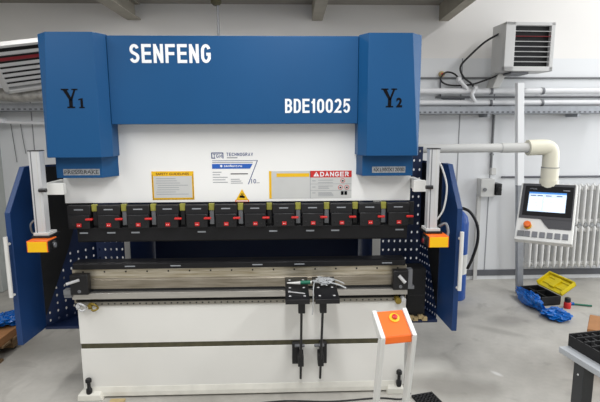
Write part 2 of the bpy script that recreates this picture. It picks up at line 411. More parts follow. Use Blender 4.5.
# top beam cover + lettering
b = MB(); b.box(-.777, .777, -.12, .5, 1.924, 2.462, 'blue'); beam = lab(b.build('beam_cover', PB, bevel=.004), 'blue cover across the top')
b = MB(); b.strokes('SENFENG', -.64, -.143, 2.298, 2.411, -.1215, 'print_white', .0188, .22); lab(b.build('lettering', beam, fix=False), 'white maker lettering')
b = MB(); b.strokes('BDE10025', .314, .727, 1.992, 2.080, -.1215, 'print_white', .0142, .22); lab(b.build('lettering', beam, fix=False), 'white model number lettering')
# cylinder covers
def letterY(mb, x, z, h, y, sub, bold=1.):
    w = h*.78; m = 'print_black'
    P = lambda pts: mb.poly([(x+a*w, y, z+c*h) for a, c in pts], m)
    P([(-.08, .93), (.42, .93), (.42, 1), (-.08, 1)]); P([(.62, .93), (1.02, .93), (1.02, 1), (.62, 1)])
    P([(.02, .95), (.44, .40), (.64, .40), (.30, .95)]); P([(.75, .95), (.50, .46), (.63, .42), (.89, .95)])
    P([(.40, .06), (.64, .06), (.64, .45), (.40, .45)]); P([(.26, 0), (.78, 0), (.78, .08), (.26, .08)])
    if sub == 1:
        P([(1.06, .0), (1.42, .0), (1.42, .06), (1.06, .06)]); P([(1.16, .05), (1.32, .05), (1.32, .52), (1.16, .5)]); P([(1.02, .40), (1.17, .44), (1.17, .51), (1.02, .46)])
    else:
        mb.text('2', (x+.98*w, y, z), (w*.42, 0, 0), (0, 0, h*.52), m, .045)
for s in (-1, 1):
    def R(pts, z): 
        q = [(s*a, y, z) for a, y in pts]
        return q
    ox = 1.187 if s < 0 else 1.172
    top = [(.779, .3), (.779, -.12), (.826, -.2), (1.105 if s < 0 else 1.094, -.2), (ox, -.12), (ox, .3)]
    bot = [(.779, .3), (.779, -.12), (.824, -.2), (1.152 if s < 0 else 1.148, -.2), (ox, -.13), (ox, .3)]
    b = MB(); b.loft(R(bot, 1.722), R(top, 2.468), 'blue'); cc = b.build('cylinder_cover', PB, bevel=.003)
    b = MB()
    letterY(b, -1.03 if s < 0 else .915, 2.022, .115, -.2012, 1 if s < 0 else 2)
    lab(b.build('axis_mark', cc, fix=False), 'black axis mark')
    pl = [(.79, .05), (.79, -.0), (.855, -.12), (1.142, -.12), (1.142, .05)] if s < 0 else [(.79, .05), (.79, -.0), (.812, -.12), (1.142, -.12), (1.142, .05)]
    b = MB(); b.loft(R(pl, 1.587), R(pl, 1.73), 'blue'); lc = b.build('lower_cover', PB, bevel=.003)
    b = MB()
    xo, w, t, z = (-1.098, .228, 'PRESSBRAKE', 1.605) if s < 0 else (.876, .218, '4X1300X12000', 1.608)
    b.box(xo, xo+w, -.1215, -.12, z, z+.04, 'plate_silver')
    b.text(t, (xo+.008, -.1222, z+.008), (w-.016, 0, 0), (0, 0, .024), 'print_black', .0)
    lab(b.build('data_plate', lc, fix=False), 'small silver data plate')

# tool clamps
for i in range(12):
    x = -1.05+i*.1928
    b = MB()
    b.box(x-.075, x+.075, -.055, .0, 1.33, 1.396, 'black')
    b.box(x-.068, x+.072, -.07, -.0, 1.245, 1.335, 'black')
    b.quad((x-.03, -.0555, 1.366), (.06, 0, 0), (0, 0, .008), 'print_grey')
    for dx in (-.045, .05): b.cyl((x+dx, -.0725, 1.275), (x+dx, -.065, 1.275), .007, 'near_black', n=8)
    b.box(x+.075, x+.1178, -.02, 0, 1.24, 1.40, 'near_black')
    cl = b.build('tool_clamp', PB, bevel=.004)
    if i < 11:
        b = MB(); b.box(x+.078, x+.1148, -.04, -.018, 1.355, 1.402, 'tab_green'); b.box(x+.082, x+.112, -.035, -.018, 1.26, 1.355, 'alu_dark' if i % 3 else 'near_black')
        lab(b.build('spacer', cl, bevel=.003), 'yellow green spacer tab')
    b = MB(); b.box(x+.050, x+.098, -.09, -.07, 1.303, 1.317, 'red'); lab(b.build('lever', cl, bevel=.005), 'red clamp lever')
    b = MB(); b.box(x-.011, x+.018, -.076, -.07, 1.258, 1.281, 'red'); b.quad((x-.004, -.0765, 1.266), (.004, 0, 0), (0, 0, .005), 'print_white'); b.quad((x+.006, -.0765, 1.266), (.004, 0, 0), (0, 0, .005), 'print_white')
    lab(b.build('button', cl, fix=False), 'red square button')
b = MB(); b.prism_x([(-.04, 1.245), (.06, 1.245), (.06, 1.19), (.0, 1.145), (-.03, 1.145), (-.04, 1.155)], -1.075, 1.14, 'die_black')
for x in (-1.06, -.88, -.72, -.28, .2, .45, .62, 1.06): b.quad((x, -.0405, 1.205), (.055, 0, 0), (0, 0, .010), 'print_grey')
lab(b.build('upper_punch', PB, bevel=.002), 'black upper punch rail')

# inner frame and rear panels
b = MB(); b.box(-.935, -.905, .47, 1.4, .1, 2.3, 'shaded_blue'); b.box(-.937, -.90, .45, .47, .1, 2.3, 'offwhite'); b.build('side_frame', PB)
b = MB(); b.box(1.02, 1.05, .47, 1.4, .1, 2.3, 'shaded_blue'); b.box(1.0, 1.058, .45, .47, .1, 2.3, 'offwhite'); b.build('side_frame', PB)
b = MB()
b.box(-.89, .995, 1.15, 1.18, .1, 1.16, 'shaded_blue'); b.box(-.89, .995, 1.15, 1.18, 1.20, 2.3, 'shaded_blue')
b.perf((-.89, 1.15, 1.16), (1.885, 0, 0), (0, 0, .04), 50, 1, .009, 'shaded_blue')
lab(b.build('rear_panel', PB, fix=False), 'rear panel in blue darkened as shade')
b = MB(); b.box(-.6, .85, .75, .85, 1.0, 1.09, 'shaded_blue'); b.box(-.62, .86, .8, .86, 1.05, 1.14, 'near_black')
for k in range(22):
    if k not in (5, 6, 13, 18): b.cyl((-.40+k*.042, .745, 1.075), (-.40+k*.042, .75, 1.075), .007, 'label_grey', n=8)
b.build('back_gauge', PB, bevel=.004)
b = MB(); b.perf((-1.155, .46, .80), (.218, 0, 0), (0, 0, .60), 5, 9, .0074, 'shaded_blue'); b.build('perforated_panel', PB, fix=False)
b = MB(); b.perf((1.06, .45, .55), (.315, 0, 0), (0, 0, 1.2), 7, 17, .0074, 'shaded_blue'); b.build('perforated_panel', PB, fix=False)
# side guard doors
for s in (-1, 1):
    b = MB(); xo = s*1.475; xi = s*1.44
    zb = .475 if s < 0 else .52
    yz = [(-.15, zb), (-.15, 1.37), (.07, 1.645), (.18, 1.645), (.18, zb-.012)]
    b.prism_x(yz, xo, xi, 'shaded_door_blue')
    dr = b.build('guard_door', PB, bevel=.003); lab(dr, 'blue hinged guard door with cut top corner')
    b = MB(); b.cyl((s*1.468, -.178, .82), (s*1.468, -.178, 1.22), .013, 'offwhite')
    for z in (.83, 1.17): b.cyl((s*1.468, -.178, z), (s*1.46, -.14, z), .009, 'offwhite', n=8)
    lab(b.build('handle', dr), 'white bar handle')
    b = MB(); b.prism_z([(s*1.44, .15), (s*1.15, .15), (s*1.15, .45), (s*1.44, .45)], .455, .475, 'shaded_blue'); b.build('lower_tray', PB)
    b = MB()
    o = V3((s*1.438, .17, .475)); e = V3((-1.13, .55, .475)) if s < 0 else V3((1.375, .45, .475))
    b.perf(o, e-o, (0, 0, 1.17), 8, 20, .0074, 'shaded_blue', keep=lambda u, v: v < .05+.95*u and v < .44)
    gs = b.build('perforated_panel', PB, fix=False)
    d = (e-o); nrm = V3((-s*d.y*s, 0, 0)); pn_ = V3((d.y, -d.x, 0)).normalized(); pn_ = pn_ if pn_.x*s < 0 else -pn_
    W_ = lambda u, z: tuple(o+d*u+pn_*.004+V3((0, 0, z-.475)))
    ring = [W_(.0, .55), W_(.42, 1.02), W_(.62, 1.3), W_(1, 1.3), W_(1, 1.63), W_(0, 1.63)] if s < 0 else [W_(.0, .55), W_(.55, .97), W_(.8, 1.1), W_(1, 1.1), W_(1, 1.63), W_(0, 1.63)]
    b = MB(); b.loft(ring, [tuple(V3(p)-pn_*.003) for p in ring], 'near_black'); lab(b.build('guard_window', gs), 'black guard window')
b = MB(); b.box(1.21, 1.345, .16, .3, .476, .87, 'near_black'); b.box(1.21, 1.348, .158, .17, .66, .67, 'black'); dbx = b.build('drive_box', PB, bevel=.004); lab(dbx, 'black drive box on the right tray')
b = MB()
for x, z in ((1.24, .5), (1.27, .49), (1.31, .505), (1.34, .49)): b.box(x-.018, x+.018, .13, .159, z-.014, z+.014, 'tan')
lab(b.build('terminal', dbx), 'tan terminals below the drive box')

# laser guard posts
for s in (-1, 1):
    xa, xb = (-1.24, -1.175) if s < 0 else (1.212, 1.275)
    b = MB(); b.box(xa, xb, -.25, -.19, 1.24, 1.765, 'alu')
    b.box(xa+.01, xa+.016, -.2515, -.25, 1.24, 1.765, 'alu_dark'); b.box(xb-.022, xb-.016, -.2515, -.25, 1.24, 1.765, 'light_grey')
    b.box(xa-.003, xb+.003, -.253, -.187, 1.765, 1.77, 'black')
    gp = lab(b.build('guard_post', PB, bevel=.003), 'aluminium laser guard post')
    xr = -1.155 if s < 0 else 1.16
    b = MB(); b.box(-1.075 if s < 0 else 1.135, s*1.215, -.19, -.15, 1.49, 1.562, 'offwhite'); b.box(s*1.165, s*1.20, -.15, .05, 1.49, 1.562, 'offwhite'); lab(b.build('bracket', gp, bevel=.002), 'white bracket')
    kx = -1.165 if s < 0 else 1.215
    b = MB(); b.cyl((kx-.025, -.26, 1.528), (kx+.02, -.26, 1.528), .012, 'black', n=12); b.cyl((kx, -.26, 1.528), (kx, -.24, 1.528), .01, 'black', n=10); lab(b.build('knob', gp), 'black clamp knob')
    b = MB(); b.box(xa-.015, xb+.03, -.27, -.13, 1.232, 1.245, 'black'); b.box(xa-.008, xb+.02, -.26, -.15, 1.245, 1.262, 'light_grey'); b.build('post_base', gp, bevel=.002)
    xc = -1.19 if s < 0 else 1.262
    b = MB(); b.box(xc-.062, xc+.062, -.34, -.22, 1.160, 1.23, 'orange'); b.box(xc-.057, xc+.057, -.3425, -.339, 1.161, 1.225, 'laser_yellow')
    lx = lab(b.build('laser_box', gp, bevel=.004), 'yellow and orange laser box')
    d = 1 if s < 0 else -1
    b = MB(); b.box(xc+d*.0615, xc+d*.072, -.338, -.225, 1.165, 1.226, 'black'); b.cyl((xc+d*.07, -.29, 1.197), (xc+d*.088, -.29, 1.197), .024, 'black', n=14); b.cyl((xc+d*.086, -.30, 1.197), (xc+d*.092, -.30, 1.197), .016, 'dark_red' if s > 0 else 'alu_dark', n=12)
    lab(b.build('lens', lx), 'black lens housing')
    b = MB()
    if s > 0: b.tube([(1.275, -.2, 1.70), (1.31, -.2, 1.64), (1.345, -.2, 1.52), (1.33, -.2, 1.38), (1.29, -.2, 1.31)], .006, 'light_grey'); b.tube([(1.30, -.22, 1.27), (1.335, -.24, 1.29), (1.345, -.26, 1.24), (1.33, -.27, 1.19)], .009, 'alu_dark')
    else: b.tube([(-1.25, -.22, 1.24), (-1.275, -.22, 1.26), (-1.27, -.24, 1.31), (-1.245, -.24, 1.34)], .006, 'alu_dark')
    lab(b.build('cable', gp), 'thin grey cable')

# support arms at the bed
for xa, xr in ((.305, .408), (.492, .545)):
    xb = xa+.152
    b = MB(); b.hexa([(xa, -.37, .815), (xb, -.37, .815), (xb, .0, .845), (xa, .0, .845), (xa, -.37, .845), (xb, -.37, .845), (xb, .0, .872), (xa, .0, .872)], 'black')
    b.box(xa+.04, xb-.04, -.05, -.028, .71, .85, 'black')
    for dx in (.03, .122):
        for k in range(3):
            y = -.32+k*.13; z = .8455+(y+.37)/.37*.027
            b.cyl((xa+dx, y, z), (xa+dx, y, z+.004), .009, 'alu', n=8)
    sa = lab(b.build('support_arm', PB, bevel=.006), 'black sheet support arm')
    b = MB(); b.cyl((xr, -.30, .80), (xr, -.085, .16), .0085, 'black', n=10); b.build('brace_rod', sa)
    b = MB(); b.box(xr-.022, xr+.022, -.325, -.27, .735, .82, 'black'); b.build('rod_joint', sa, bevel=.004)
    sx = -1 if xr < .5 else 1
    b = MB(); b.box(xr-.008+sx*.028-.022, xr-.008+sx*.028+.03, -.05, 0, .25, .40, 'black'); b.box(xr-.02, xr+.02, -.15, -.05, .28, .36, 'black')
    b.cyl((xr-.04, -.055, .39), (xr+.03, -.055, .39), .011, 'alu_dark', n=10)
    b.build('lower_bracket', sa, bevel=.004)

# printed labels on the ram
Y = -.0015
b = MB(); x0, x1, z0, z1 = -.578, -.300, 1.423, 1.615
b.box(x0, x1, Y, 0, z0, z1, 'yellow')
b.quad((x0+.012, Y-.0006, z0+.014), (x1-x0-.024, 0, 0), (0, 0, .146), 'label_grey')
b.text('SAFETY GUIDELINES', (x0+.03, Y-.0006, z1-.026), (x1-x0-.06, 0, 0), (0, 0, .017), 'print_brown', .02)
for k in range(8): b.quad((x0+.025+random.uniform(0, .015), Y-.0012, z1-.05-k*.015), (.12+random.uniform(0, .1), 0, 0), (0, 0, .003), 'print_grey')
n = 30
for k in range(n):
    x = x0+.004+k*(x1-x0-.008)/n; b.quad((x, Y-.0009, z0+.002), (.004, 0, 0), (0, 0, .007), 'print_brown')
for k in range(20):
    z = z0+.004+k*.0085
    for x in (x0+.002, x1-.008): b.quad((x, Y-.0009, z), (.006, 0, 0), (0, 0, .004), 'print_brown')
lab(b.build('warning_label', PB, fix=False), 'yellow bordered safety label')
b = MB(); x0 = -.178
for q in ((x0, .006, 1.698, .04), (x0+.074, .006, 1.698, .04)): b.quad((q[0], Y, q[2]), (q[1], 0, 0), (0, 0, q[3]), 'print_blue')
b.quad((x0, Y, 1.732), (.08, 0, 0), (0, 0, .006), 'print_blue'); b.quad((x0, Y, 1.698), (.026, 0, 0), (0, 0, .006), 'print_blue')
b.strokes('TGM', x0+.012, x0+.07, 1.703, 1.728, Y, 'print_blue', .0034, .3)
b.strokes('TECHNOGRAV', x0+.10, x0+.276, 1.714, 1.736, Y, 'print_blue', .0034, .3)
b.quad((x0+.103, Y, 1.70), (.07, 0, 0), (0, 0, .006), 'print_grey')
b.quad((x0+.005, Y, 1.682), (.30, 0, 0), (0, 0, .003), 'print_blue')
b.quad((x0+.005, Y, 1.670), (.27, 0, 0), (0, 0, .004), 'print_grey')
b.poly([(x0+.003, Y, 1.630), (x0+.255, Y, 1.630), (x0+.273, Y, 1.662), (x0+.003, Y, 1.662)], 'banner_blue')
b.text('senfeng.ru', (x0+.082, Y-.0008, 1.637), (.12, 0, 0), (0, 0, .02), 'print_white', .02)
b.lathe([(.008, 0), (.008, -.0004)], (x0+.064, Y-.0004, 1.648), 'print_white', 12, 'y')
b.poly([(x0+.303, Y, 1.685), (x0+.308, Y, 1.685), (x0+.244, Y, 1.525), (x0+.239, Y, 1.525)], 'print_blue')
for k, (xx, w) in enumerate(((0, .06), (0, .05), (0, .10), (0, .085), (0, .10))): b.quad((x0+.005, Y, 1.605-k*.017), (w, 0, 0), (0, 0, .004), 'print_grey')
b.quad((x0+.125, Y, 1.592), (.115, 0, 0), (0, 0, .006), 'print_black')
for k in range(3): b.quad((x0+.125, Y, 1.557-k*.013), (.06+.01*k, 0, 0), (0, 0, .004), 'print_grey')
b.text('10', (x0+.262, Y, 1.53), (.032, 0, 0), (0, 0, .03), 'print_blue', .0); b.quad((x0+.296, Y, 1.532), (.022, 0, 0), (0, 0, .004), 'print_grey')
lab(b.build('company_label', PB, fix=False), 'blue printed company label')
b = MB(); b.poly([(-.022, Y, 1.418), (.062, Y, 1.418), (.020, Y, 1.492)], 'yellow'); b.quad((-.026, Y, 1.405), (.092, 0, 0), (0, 0, .014), 'orange')
b.poly([(.0, Y-.0006, 1.435), (.035, Y-.0006, 1.430), (.04, Y-.0006, 1.440), (.024, Y-.0006, 1.452), (.005, Y-.0006, 1.449)], 'print_black')
b.quad((.012, Y-.0006, 1.455), (.018, 0, 0), (0, 0, .006), 'print_black')
b.quad((-.02, Y-.0006, 1.4085), (.08, 0, 0), (0, 0, .006), 'print_white')
lab(b.build('hazard_triangle', PB, fix=False), 'yellow hazard triangle sticker')
b = MB(); x0, xm, x1, z0, z1 = .203, .479, .760, 1.425, 1.612
b.box(x0, x1, Y, 0, z0, z1, 'label_grey'); b.box(x0, x0+.016, Y-.0006, 0, z0, z1, 'yellow')
b.quad((x0+.05, Y-.0006, z1-.04), (xm-x0-.055, 0, 0), (0, 0, .024), 'yellow')
b.quad((xm, Y-.0006, z0), (.003, 0, 0), (0, 0, z1-z0), 'print_grey')
b.quad((xm, Y-.0006, z1-.045), (x1-xm, 0, 0), (0, 0, .045), 'sign_red')
b.strokes('DANGER', xm+.068, xm+.262, z1-.039, z1-.007, Y-.0014, 'print_white', .0065, .26)
b.poly([(xm+.022, Y-.0014, z1-.038), (xm+.062, Y-.0014, z1-.038), (xm+.042, Y-.0014, z1-.006)], 'print_white')
b.text('!', (xm+.040, Y-.0020, z1-.034), (.004, 0, 0), (0, 0, .02), 'sign_red', .02)
for z in (z1-.09, z1-.135): b.quad((xm, Y-.0008, z), (x1-xm, 0, 0), (0, 0, .002), 'print_grey')
for z in (z1-.065, z1-.082, z1-.105, z1-.112, z1-.122, z1-.15, z1-.157, z1-.164, z1-.172): b.quad((xm+.055, Y-.0008, z), (.06+random.uniform(0, .05), 0, 0), (0, 0, .003), 'print_grey')
for z in (z1-.07, z1-.112, z1-.152): b.quad((xm+.015, Y-.0008, z), (.022, 0, 0), (0, 0, .004), 'print_grey')
for xx, z in ((.70, z1-.068), (.685, z1-.113), (.728, z1-.113)):
    b.lathe([(.016, 0), (.016, -.0005)], (xx, Y-.0005, z), 'sign_red', 16, 'y'); b.lathe([(.0125, 0), (.0125, -.0005)], (xx, Y-.0011, z), 'label_grey', 16, 'y'); b.quad((xx-.006, Y-.0019, z-.006), (.012, 0, 0), (0, 0, .01), 'print_black')
for xx in (.688, .712): b.quad((xx, Y-.0014, z1-.165), (.019, 0, 0), (0, 0, .026), 'print_black')
b.poly([(x0+.07, Y-.0007, z1-.06), (x0+.074, Y-.0007, z1-.06), (x0+.21, Y-.0007, z0+.03), (x0+.206, Y-.0007, z0+.03)], 'light_grey')
lab(b.build('danger_label', PB, fix=False), 'red and white danger label')

# swing arm with control pendant
AY = .66
b = MB(); b.cyl((1.10, AY, 1.722), (2.31, AY, 1.728), .036, 'light_grey', n=20); b.box(1.05, 1.2, AY-.08, AY+.08, 1.66, 1.78, 'grey'); b.cyl((2.08, AY, 1.727), (2.32, AY, 1.728), .040, 'light_grey', n=20)
arm = lab(b.build('swing_arm', PB), 'pale tubular swing arm')
b = MB(); b.tube([(2.30, AY, 1.727), (2.43, AY, 1.730), (2.475, AY, 1.72), (2.497, AY, 1.68), (2.50, AY, 1.56)], .064, 'cream', n=16, sub=5)
b.cyl((2.50, AY, 1.565), (2.50, AY, 1.45), .068, 'cream', n=20); b.cyl((2.50, AY, 1.562), (2.50, AY, 1.567), .070, 'grey', n=20); b.cyl((2.50, AY, 1.46), (2.50, AY, 1.36), .074, 'cream', n=20)
lab(b.build('elbow', arm), 'cream elbow joint')
pu = V3((.818, -.574, .02)).normalized(); pv = V3((.309, .468, .828)).normalized(); pn = pu.cross(pv).normalized()
pv = pn.cross(pu).normalized()
PW, PH = .412, .516
PM = Matrix(((pu.x, pv.x, pn.x, 2.401), (pu.y, pv.y, pn.y, .5), (pu.z, pv.z, pn.z, 1.222), (0, 0, 0, 1)))
def pend(): q = MB(); q.X = PM @ Matrix.Translation((-PW/2, -PH/2, 0)) @ Matrix.Diagonal((PW, PH, 1, 1)); return q
b = pend(); b.box(0, 1, 0, 1, -.07, -.004, 'offwhite')
pan = lab(b.build('control_pendant', PB, bevel=.006), 'white tilted control pendant with touch screen')
b = pend(); b.box(.035, .965, .37, .985, -.006, .002, 'bezel')
b.add([(.965, .38, .002), (.035, .38, .002), (.42, .38, .002), (.50, .29, .002), (.58, .22, .002), (.965, .22, .002)], [(0, 2, 3, 4, 5)], 'bezel'); b.build('face_plate', pan, fix=False)
b = pend(); b.box(.09, .94, .42, .94, .0, .006, 'screen_black')
b.text('TP10S', (.16, .875, .0066), (.14, 0, 0), (0, .022, 0), 'print_grey', 0.); b.text('SENFENG', (.76, .865, .0066), (.13, 0, 0), (0, .018, 0), 'print_grey', 0.) if False else b.quad((.76, .868, .0066), (.12, 0, 0), (0, .012, 0), 'print_grey')
scf = b.build('screen_frame', pan, fix=False)
b = pend(); b.quad((.17, .49, .0068), (.66, 0, 0), (0, .34, 0), 'screen')
b.quad((.17, .80, .0072), (.66, 0, 0), (0, .03, 0), 'screen_bar'); b.quad((.45, .51, .0072), (.36, 0, 0), (0, .06, 0), 'screen_light'); b.quad((.45, .59, .0072), (.36, 0, 0), (0, .06, 0), 'screen_light'); b.quad((.45, .67, .0072), (.36, 0, 0), (0, .06, 0), 'screen_light')
b.quad((.19, .52, .0072), (.22, 0, 0), (0, .22, 0), 'screen_light')
for k in range(4): b.quad((.2, .54+k*.05, .0076), (.16, 0, 0), (0, .008, 0), 'print_grey')
for x in (.2, .32, .47, .66): b.quad((x, .762, .0076), (.1, 0, 0), (0, .014, 0), 'print_blue')
lab(b.build('screen', scf, fix=False), 'lit touch screen')
b = MB(); b.X = PM @ Matrix.Translation((-PW/2+.215*PW, -PH/2+.24*PH, 0)); b.lathe([(.030, 0), (.030, .008), (.026, .008)], (0, 0, 0), 'yellow'); b.lathe([(.014, .008), (.014, .022), (.027, .026), (.028, .038), (.022, .046), (.0, .047)], (0, 0, 0), 'orange'); lab(b.build('emergency_stop', pan), 'orange emergency stop button')
for k in range(7):
    q = pend(); xx = .05+k*.13; q.box(xx, xx+(.12 if k == 0 else .095), .06, .15, -.003, .004, 'alu_dark' if k else 'grey'); q.build('key', pan)

# ------------------------------------------------------------------ things on and round the press
su = V3((.989, .15, .012)).normalized(); sv = V3((-.133, .836, .532)); sn = su.cross(sv).normalized(); sv = sn.cross(su).normalized()
SM = Matrix(((su.x, sv.x, sn.x, .882), (su.y, sv.y, sn.y, -.80), (su.z, sv.z, sn.z, .870), (0, 0, 0, 1)))
back = V3((-.15, .989, 0)).normalized()
ST = thing('control_stand', 'white framed control stand with sloping orange top standing before the press', 'control stand', (.85, -.68, 0))
b = MB(); b.X = SM; b.box(-.075, .075, -.08, .08, -.02, .0, 'orange'); 
b.X = None
f0 = SM @ V3((-.075, -.08, 0)); f1 = SM @ V3((.075, -.08, 0)); dn = V3((0, 0, -.042)) - back*.004
b.hexa([f0+dn+back*.02, f0+dn, f1+dn, f1+dn+back*.02, f0+back*.02, f0, f1, f1+back*.02], 'orange')
tp = lab(b.build('top_plate', ST, bevel=.006), 'orange sloping top plate')
b = MB(); b.X = SM @ Matrix.Translation((0, .0, 0)); b.lathe([(.028, 0), (.028, .005), (.024, .006), (.0, .006)], (.012, 0.03, 0), 'yellow')
es = lab(b.build('emergency_stop', tp), 'yellow ring of the stop button')
b = MB(); b.X = SM; b.lathe([(.009, .006), (.009, .009), (.015, .011), (.015, .016), (.011, .019), (.0, .02)], (.012, .03, 0), 'red'); lab(b.build('push_button', es), 'red push button')
for s in (-1, 1):
    b = MB(); xo = s*.099; xi = s*.075
    A = SM @ V3((xo, .085, .008)); Bq = SM @ V3((xo, -.092, .008)); 
    w = su*(-s*.024)
    A2 = SM @ V3((xo, .085, -.03)); B2 = SM @ V3((xo, -.06, -.045))
    C = V3((Bq.x, Bq.y, 0))+back*.12-su*.004; 
    D = C+back*.05
    # side plate of the head, then the leg down to the floor
    b.hexa([A2, B2, B2+w, A2+w, A, Bq, Bq+w, A+w], 'offwhite')
    Z = V3((0, 0, .006))
    b.hexa([C+Z, D+Z, D+w+Z, C+w+Z, Bq, B2+V3((0, 0, .0)), B2+w, Bq+w], 'offwhite')
    b.build('side_frame', ST, bevel=.004)
b = MB(); c = V3((.885, -.9, 0))+back*.13
pts = [c-su*.16-back*.14, c+su*.16-back*.14, c+su*.16+back*.16, c-su*.16+back*.16]
b.prism_z([(p.x, p.y) for p in pts], 0, .008, 'offwhite'); b.build('base_plate', ST)

b = MB(); b.cyl((.318, -.16, .883), (.40, -.17, .886), .004, 'offwhite', .011); b.cyl((.40, -.17, .886), (.405, -.17, .886), .011, 'offwhite', n=12)
b.cyl((.405, -.17, .888), (.47, -.165, .888), .013, 'green', n=12); b.cyl((.47, -.165, .888), (.48, -.165, .888), .009, 'offwhite', n=12)
tag(b.build('marker_pen'), 'green and white pen lying across the two black support arms', 'pen')
def crumple(cx, cy, cz, rx, ry, rz, m, name, n=16, seed=1, amp=.35):
    random.seed(seed); vs = []; fs = []
    for i in range(n+1):
        for k in range(2*n):
            t = PI*i/n; p = PI*k/n
            r = 1+random.uniform(-amp, amp)*.5+.18*math.sin(3*p+seed)*math.sin(2*t)
            z = math.cos(t)*rz*r
            vs.append((cx+math.sin(t)*math.cos(p)*rx*r, cy+math.sin(t)*math.sin(p)*ry*r, max(cz+z, cz-rz*.98)))
    for i in range(n):
        for k in range(2*n): fs.append((i*2*n+k, i*2*n+(k+1) % (2*n), (i+1)*2*n+(k+1) % (2*n), (i+1)*2*n+k))
    q = MB(); q.add(vs, fs, m); return q
q = crumple(.56, -.14, .889, .062, .06, .016, 'wrap', '', 10, 3, .8)
q.tube([(.58, -.16, .885), (.63, -.2, .888), (.66, -.22, .884), (.70, -.24, .87)], .005, 'wrap'); q.tube([(.58, -.12, .888), (.64, -.13, .89), (.70, -.15, .87)], .004, 'wrap')
q.tube([(.50, -.15, .886), (.49, -.2, .86), (.485, -.25, .78), (.48, -.26, .7)], .004, 'wrap')
tag(q.build('plastic_wrap'), 'clear crumpled plastic wrap on the right black support arm', 'plastic wrap')
b = MB(); b.cyl((.325, -.265, .8605), (.43, -.295, .8575), .0045, 'alu', n=8); b.cyl((.325, -.265, .8605), (.338, -.269, .861), .007, 'alu', n=8)
tag(b.build('steel_pin'), 'thin silver pin lying on the left black support arm', 'pin')

# floor clutter at the left edge
PX0, PY0 = .075, -.14
P = thing('wooden_pallet', 'rough wooden pallet on the floor at the left edge of the photo', 'pallet', (-2.54+PX0, .95+PY0, 0))
for y in (.62, .95, 1.28):
    b = MB(); b.box(-2.95+PX0, -2.12+PX0, y-.05+PY0, y+.05+PY0, .022, .10, 'wood'); b.build('bearer', P, bevel=.004)
for k in range(5):
    b = MB(); y = .62+k*.165+PY0; b.box(-2.98+PX0, -2.10+PX0, y-.055, y+.055, .10, .122, 'wood'); b.build('top_board', P, bevel=.003)
b = MB(); b.box(-2.98+PX0, -2.10+PX0, .60+PY0, .72+PY0, 0, .022, 'wood'); b.build('bottom_board', P)
b = MB(); b.box(-2.95+PX0, -2.11+PX0, .70+PY0, 1.25+PY0, .1225, .19, 'carton'); tag(b.build('cardboard_sheet_stack', bevel=.004), 'flat brown cardboard stack lying on the wooden pallet', 'cardboard')
q = crumple(-2.17, .90, .235, .14, .14, .045, 'bag_blue', '', 14, 5, .5); tag(q.build('plastic_film'), 'crumpled blue plastic film on top of the cardboard at left edge', 'plastic film')
# right side: toolbox, bags
TB = thing('toolbox', 'open yellow and black toolbox on the floor before the radiators', 'toolbox', (3.115, 1.76, 0), (0, 0, math.radians(-82)))
def loc(root): q = MB(); q.X = INV[root.name].inverted(); return q
b = loc(TB); b.X = b.X @ Matrix.Diagonal((.80, .80, .9, 1)); b.box(-.24, .24, -.15, -.13, .004, .11, 'near_black'); b.box(-.24, .24, .13, .15, .004, .11, 'near_black'); b.box(-.24, -.22, -.15, .15, .004, .11, 'near_black'); b.box(.22, .24, -.15, .15, .004, .11, 'near_black'); b.box(-.24, .24, -.15, .15, .004, .02, 'near_black'); b.box(-.05, -.04, -.13, .13, .02, .1, 'near_black'); b.box(-.2, .2, -.02, .0, .02, .09, 'near_black')
lab(b.build('tray', TB, bevel=.004), 'black toolbox tray')
b = loc(TB); b.X = b.X @ Matrix.Diagonal((.80, .80, .9, 1)); b.X = b.X @ Matrix.Translation((0, .155, .11)) @ Matrix.Rotation(math.radians(-60), 4, 'X')
b.box(-.25, .25, -.02, 0, 0, .24, 'tool_yellow'); b.box(-.25, .25, -.06, 0, .22, .24, 'tool_yellow'); b.box(-.25, -.23, -.06, 0, 0, .24, 'tool_yellow'); b.box(.23, .25, -.06, 0, 0, .24, 'tool_yellow')
b.box(-.2, .2, -.032, -.02, .06, .11, 'tool_yellow'); b.box(-.2, .2, -.032, -.02, .17, .21, 'tool_yellow'); b.box(-.05, .05, -.045, -.02, .04, .2, 'tool_yellow')
lab(b.build('lid', TB, bevel=.006), 'bright yellow lid tipped back')
q = crumple(2.925, 1.60, .07, .065, .25, .07, 'bag_blue', '', 16, 8, .45); q.X = None
tag(q.build('plastic_bag'), 'blue plastic bag bunched along the front of the toolbox', 'plastic bag')
q = crumple(3.02, 1.25, .04, .125, .13, .04, 'bag_blue', '', 16, 11, .5)
tag(q.build('plastic_bag'), 'blue plastic bag spread flat on the floor beside the red bottle', 'plastic bag')
b = MB(); b.lathe([(.033, .0), (.035, .01), (.035, .06), (.025, .07)], (3.28, 1.50, 0), 'red'); bo = tag(b.build('bottle'), 'small red bottle with black cap beside blue bags', 'bottle')
b = MB(); b.lathe([(.028, .068), (.03, .075), (.03, .108), (.025, .113), (.0, .114)], (3.28, 1.50, 0), 'black'); lab(b.build('cap', bo), 'black cap')
b = MB(); b.cyl((3.40, 1.575, .012), (3.56, 1.52, .012), .010, 'green', n=8); b.cyl((3.35, 1.59, .016), (3.40, 1.575, .016), .016, 'bag_blue', n=10)
tag(b.build('screwdriver'), 'thin blue green screwdriver lying on floor beside bottle', 'screwdriver')

